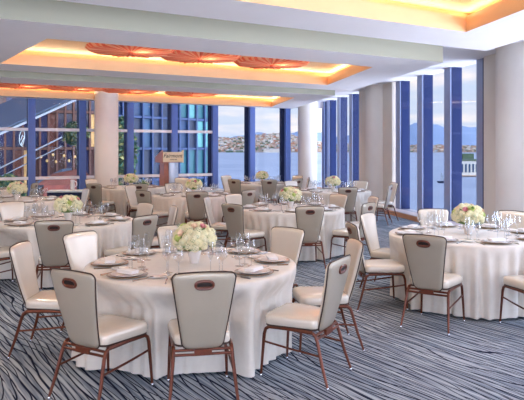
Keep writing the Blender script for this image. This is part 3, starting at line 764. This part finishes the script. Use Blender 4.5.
# ------------------------------------------------------------------ flower arrangements
def make_flowers():
    root = empty('flower_arrangement'); rr = random.Random(9)
    m = MB(); m.lathe([(.001, 0), (.034, 0), (.038, .006), (.046, .05), (.062, .105), (.066, .125), (.061, .125), (.055, .1), (.001, .09)], 24, cap=False); m.build('vase', VASE, root, True)
    m = MB(); m.lathe([(.001, .10), (.09, .12), (.12, .15), (.145, .2), (.135, .26), (.08, .30), (.001, .315)], 20, cap=False); m.build('leaf_mass', LEAF, root, True)
    heads = []
    for k in range(58):
        z = 1 - 1.5 * (k + .5) / 58; q = k * 2.39996; s = math.sqrt(max(0, 1 - z * z))
        heads.append(Vector((.158 * s * math.cos(q), .158 * s * math.sin(q), .212 + .112 * z)) * rr.uniform(.97, 1.03))
    def floret(m, c, n, s):
        a = n.cross(Vector((rr.gauss(0, 1), rr.gauss(0, 1), rr.gauss(0, 1)))).normalized(); b = n.cross(a)
        for k in range(4):
            q = k * math.pi / 2; d1 = a * math.cos(q) + b * math.sin(q); d2 = a * math.cos(q + .75) + b * math.sin(q + .75); d3 = a * math.cos(q - .75) + b * math.sin(q - .75)
            m.add([c, c + d3 * s * .75 + n * s * .25, c + d1 * s * 1.1 + n * s * .12, c + d2 * s * .75 + n * s * .25], [(0, 1, 2, 3)])
    hc = [MB(), MB()]
    for i, h_ in enumerate(heads):
        green = i in (9, 24, 33)
        special = i in (2, 11, 20, 5, 14)
        if special: continue
        m = hc[1] if green else MB(); r = .034 + rr.uniform(-.004, .008)
        for k in range(80):
            zz = 1 - 2 * (k + .5) / 80; q = k * 2.39996; s = math.sqrt(1 - zz * zz); n = Vector((s * math.cos(q), s * math.sin(q), zz))
            if n.dot((h_ - Vector((0, 0, .2))).normalized()) < -.1: continue
            floret(m, h_ + n * r * rr.uniform(.9, 1.05), n, .0088)
        if not green: m.build('hydrangea', HYD, root)
        else:
            m.build('green_hydrangea', HYDG, root); hc[1] = MB()
    for i in (2, 11, 20, 5, 14):
        h_ = heads[i] * 1.0; n = (h_ - Vector((0, 0, .2))).normalized(); a = n.cross(Vector((0, .3, 1))).normalized(); b = n.cross(a); m = MB()
        for ring, (r0, cnt) in enumerate(((.009, 4), (.016, 5), (.024, 6))):
            for k in range(cnt):
                q = 2 * math.pi * k / cnt + ring; d = a * math.cos(q) + b * math.sin(q); e = a * math.cos(q + 1.5708) + b * math.sin(q + 1.5708); w = r0 * .8
                base = h_ + n * .005; tip = h_ + n * (.038 - ring * .006) + d * r0
                m.add([base + d * r0 * .4 - e * w * .6, base + d * r0 * .4 + e * w * .6, tip + e * w * .7 + d * .004, tip + d * .008 + n * .004, tip - e * w * .7 + d * .004], [(0, 1, 2, 3, 4)])
        m.lathe([(.001, -.02), (.012, 0), (.012, .02), (.004, .032)], 8, h_ + n * .01, cap=False)
        m.build('rose', PINK if i in (5, 14) else ROSE, root, True)
    m = MB()
    for k in range(22):
        q = rr.uniform(0, 6.28); z = rr.uniform(.14, .3); s = math.sqrt(max(.05, 1 - ((z - .215) / .12) ** 2)) * .16
        c = Vector((s * math.cos(q), s * math.sin(q), z)); n = (c - Vector((0, 0, .19))).normalized(); e = n.cross(Vector((0, 0, 1))).normalized()
        m.add([c, c + n * .03 + e * .018, c + n * .065, c + n * .03 - e * .018], [(0, 1, 2, 3)])
    m.build('leaves', LEAF, root)
    return root
fp = make_flowers(); ff = True
for t, (tx, ty, tn) in TAB.items():
    if t == 10: continue
    o = fp if ff else copy_tree(fp); ff = False
    o.location = (tx + (.02 if t == 1 else 0), ty, TZ + .0005); o.rotation_euler = (0, 0, {1: 0, 2: 2.0, 3: 4.1, 4: 1.2}.get(t, t * 1.3)); s = 1 if t != 8 else .95
    tag(o, 'round cream hydrangea arrangement in white vase on ' + tn, 'flower arrangement', 'hydrangea centrepieces')

# ------------------------------------------------------------------ stage, lectern
SZ = .45
def fp_(px, back=.45): 
    p = far_at(px) + FN * back; return p
a = fp_(127, .36); b = fp_(205, .36); root = empty('stage_riser', a); tag(root, 'low stage riser with navy skirt under the lectern by the windows', 'stage')
L_ = (b - a).length
m = MB(); obox(m, Vector(), FU * L_, FN, 0, 1.7, SZ - .05, SZ); m.build('stage_top', STAGET, root)
m = MB(); n_ = 160; ring0 = []; pth = [Vector() + FU * .02, FU * (L_ - .02), FU * (L_ - .02) + FN * 1.67, FU * .02 + FN * 1.67]
pl = []
for i in range(4):
    p, q = pth[i], pth[(i + 1) % 4]; k = int((q - p).length / .04); nrm = Vector(((q - p).y, -(q - p).x, 0)).normalized()
    for j in range(k): pl.append(p.lerp(q, j / k) + nrm * .008 * math.sin(j * 1.6))
m.rings([[(p.x, p.y, .003) for p in pl], [(p.x, p.y, SZ - .05) for p in pl]]); m.build('skirt', NAVY, root)
# lectern
lc = Vector((at(169, 18.6), 18.6, SZ)); root = empty('lectern', lc, R(4)); tag(root, 'reddish wood lectern with cream sign panel and silver front on the stage', 'lectern')
W = .33; FY = -.28; BY = .26
Ft = 1.69 - SZ; Fb = 1.36 - SZ
m = MB(); rot = R(-14)
M = Matrix.Rotation(R(26), 3, 'Z')
def T(p): return tuple(M @ Vector(p))
# head: front panel faces the room, side faces left
m.hexa([T(p) for p in ((-W, FY, Fb), (W, FY, Fb), (W, BY, Fb), (-W, BY, Fb))], [T(p) for p in ((-W, FY, Ft - .02), (W, FY, Ft - .02), (W, BY, Ft - .22), (-W, BY, Ft - .22))])
m.build('head', MAHOG, root)
m = MB()
m.hexa([T(p) for p in ((-W + .01, FY - .02, Fb + .01), (W - .01, FY - .02, Fb + .01), (W - .01, FY, Fb + .01), (-W + .01, FY, Fb + .01))], [T(p) for p in ((-W + .01, FY - .02, Ft - .02), (W - .01, FY - .02, Ft - .02), (W - .01, FY, Ft - .02), (-W + .01, FY, Ft - .02))])
sp = m.build('sign_panel', CREAM, root)
for sx in (-1, 1):
    m = MB(); m.hexa([T(p) for p in ((sx * W - .02, FY - .03, Fb - .01), (sx * W + .02, FY - .03, Fb - .01), (sx * W + .02, BY, Fb - .01), (sx * W - .02, BY, Fb - .01))], [T(p) for p in ((sx * W - .02, FY - .03, Ft + .03), (sx * W + .02, FY - .03, Ft + .03), (sx * W + .02, BY, Ft - .17), (sx * W - .02, BY, Ft - .17))])
    m.build('side_panel', CREAM if sx > 0 else MAHOG, root)
m = MB(); m.hexa([T(p) for p in ((-.24, -.2, 0), (.26, -.2, 0), (.26, .2, 0), (-.24, .2, 0))], [T(p) for p in ((-.22, -.16, Fb), (.22, -.16, Fb), (.22, .18, Fb), (-.22, .18, Fb))]); m.build('stem', MAHOG, root)
m = MB(); n = 12; ri = []
for z in (0.02, Fb - .01):
    pass
cur = [(-.11 + .30 * k / n, -.2 - .07 * math.sin(math.pi * k / n)) for k in range(n + 1)] + [(.19, -.15), (-.11, -.15)]
m.rings([[T((x + .03, y - .03 + .02 * (z > .3), z)) for x, y in cur] for z in (.01, .3, .6, Fb - .01)]); m.build('silver_front', SILV, root, True)
m = MB(); m.box(T((0, 0, .015)), (.62, .5, .03), R(26)); m.build('foot_plate', MAHOG, root)
def text(body, size, loc, parent, m_, italic=0):
    cu = bpy.data.curves.new('lettering', 'FONT'); cu.body = body; cu.size = size; cu.extrude = .002; cu.align_x = 'CENTER'; cu.align_y = 'CENTER'; cu.shear = italic
    cu.offset = .0005
    t_ = bpy.data.objects.new('lettering', cu); COL.objects.link(t_)
    dg = bpy.context.evaluated_depsgraph_get(); me = bpy.data.meshes.new_from_object(t_.evaluated_get(dg))
    bpy.data.objects.remove(t_)
    o = bpy.data.objects.new('lettering', me); COL.objects.link(o); me.materials.clear(); me.materials.append(m_)
    o.parent = parent; o.location = T(loc); o.rotation_euler = (R(90), 0, R(26)); return o
text('Fairmont', .165, (.0, FY - .024, (Ft + Fb) / 2 + .03), sp, INK, .35)
text('PACIFIC RIM', .04, (.02, FY - .024, (Ft + Fb) / 2 - .085), sp, INK)
# pale pitcher on the stage end
m = MB(); m.lathe([(.001, 0), (.04, 0), (.05, .05), (.052, .12), (.045, .2), (.05, .25), (.046, .25), (.04, .2), (.06, .12), (.001, .01)], 18, cap=False); m.tube([(.05, 0, .22), (.1, 0, .2), (.105, 0, .12), (.06, 0, .08)], .009, 6)
q = Vector((at(72.5, 14.7), 14.7, 0)); tag(m.build('pitcher', VASE, None, True, (q.x, q.y, TZ + .002)), 'pale tall pitcher standing on the navy skirted service table', 'pitcher')
tq = Vector((at(66.5, 14.7), 14.7, 0)); root = empty('service_table', tq, R(10)); tag(root, 'small service table with navy skirt and pale top left of the column', 'table')
m = MB(); o_ = rrect(.42, .42, -.3, .3, .03, .03)
m.rings([[(x, y, z) for x, y in o_] for z in (TZ - .03, TZ)]); m.build('tabletop', STAGET, root)
m = MB(); o_ = densify(rrect(.405, .405, -.285, .285, .03, .03), .02); m.rings([[(x * (1 + .012 * math.sin(i * 1.3) * s_), y * (1 + .018 * math.sin(i * 1.3) * s_), z) for i, (x, y) in enumerate(o_)] for z, s_ in ((.003, 1), (TZ - .03, .3))]); m.build('skirt', NAVY, root)

# ------------------------------------------------------------------ sky, sun and added fill spots
w = bpy.data.worlds.new('sky'); sc.world = w; w.use_nodes = True; nt = w.node_tree; N = nt.nodes; L = nt.links
bg = N['Background']; tc = N.new('ShaderNodeTexCoord'); sep = N.new('ShaderNodeSeparateXYZ'); L.new(tc.outputs['Generated'], sep.inputs[0])
rp_ = N.new('ShaderNodeValToRGB'); el = rp_.color_ramp.elements
el[0].position = 0; el[0].color = srgb((176, 194, 222)) + (1,); el[1].position = .35; el[1].color = srgb((148, 184, 230)) + (1,)
e = el.new(.05); e.color = srgb((206, 214, 228)) + (1,)
L.new(sep.outputs[2], rp_.inputs[0])
mp = N.new('ShaderNodeMapping'); mp.inputs['Scale'].default_value = (9, 9, 46); L.new(tc.outputs['Generated'], mp.inputs[0])
nz = N.new('ShaderNodeTexNoise'); nz.inputs['Scale'].default_value = 1; nz.inputs['Detail'].default_value = 6; L.new(mp.outputs[0], nz.inputs[0])
cr = N.new('ShaderNodeValToRGB'); cr.color_ramp.elements[0].position = .46; cr.color_ramp.elements[1].position = .68; L.new(nz.outputs[0], cr.inputs[0])
mx = N.new('ShaderNodeMix'); mx.data_type = 'RGBA'; L.new(cr.outputs[0], mx.inputs[0]); L.new(rp_.outputs[0], mx.inputs[6]); mx.inputs[7].default_value = srgb((246, 234, 228)) + (1,)
L.new(mx.outputs[2], bg.inputs[0]); 
mr = N.new('ShaderNodeMapRange'); mr.interpolation_type = 'SMOOTHSTEP'; mr.inputs[1].default_value = -.05; mr.inputs[2].default_value = .85; mr.inputs[3].default_value = 2.1; mr.inputs[4].default_value = 7.5  # sky strengthened toward the unseen right rear as added fill
dt = N.new('ShaderNodeVectorMath'); dt.operation = 'DOT_PRODUCT'; dt.inputs[1].default_value = (.8, -.6, 0); L.new(tc.outputs['Generated'], dt.inputs[0]); L.new(dt.outputs['Value'], mr.inputs[0])
mr2 = N.new('ShaderNodeMapRange'); mr2.interpolation_type = 'SMOOTHSTEP'; mr2.inputs[1].default_value = .04; mr2.inputs[2].default_value = -.12; mr2.inputs[3].default_value = 1.0; mr2.inputs[4].default_value = 2.6  # extra strength below the horizon, added to brighten the ceiling undersides
L.new(sep.outputs[2], mr2.inputs[0]); ml = N.new('ShaderNodeMath'); ml.operation = 'MULTIPLY'; L.new(mr.outputs[0], ml.inputs[0]); L.new(mr2.outputs[0], ml.inputs[1]); L.new(ml.outputs[0], bg.inputs[1])
sun = bpy.data.lights.new('sun', 'SUN'); sun.energy = .6; sun.color = (1, .88, .74); sun.angle = R(3)
so = bpy.data.objects.new('sun', sun); COL.objects.link(so); so.rotation_euler = (R(52), 0, R(-35))

def area(name, loc, sx, sy, energy, col, rot):
    d = bpy.data.lights.new(name, 'AREA'); d.shape = 'RECTANGLE'; d.size = sx; d.size_y = sy; d.energy = energy; d.color = col
    o = bpy.data.objects.new(name, d); COL.objects.link(o); o.location = loc; o.rotation_euler = rot; return o
# added fill spots below the ceiling, without fixtures; warmer and stronger left, bluish right
def down(x, y, e, col=(1, .87, .72), z=3.26, size=150, soft=.12):
    d = bpy.data.lights.new('fill_spot', 'SPOT'); d.energy = e * (1 if x > 1 else 1.4); d.color = col if x < 1 else (.84, .92, 1); d.spot_size = R(size); d.spot_blend = .6; d.shadow_soft_size = soft
    o = bpy.data.objects.new('fill_spot', d); COL.objects.link(o); o.location = (x, y, z)
for x in (-7, -3.5, 0, 3.2):
    for y in (-2.5, 1.2): down(x, y, 60)
for p in ((-6.5, 6.0), (-3.2, 6.6), (.6, 7.4), (2.6, 6.4), (-6, 9.6), (-2.6, 10.8), (1.2, 12.3), (-4.6, 15), (-1, 16), (-8, 13), (-5.5, 16.8), (.5, 20), (-2.5, 18.8), (2.2, 14.6), (2.6, 10)): down(p[0], p[1], 60)
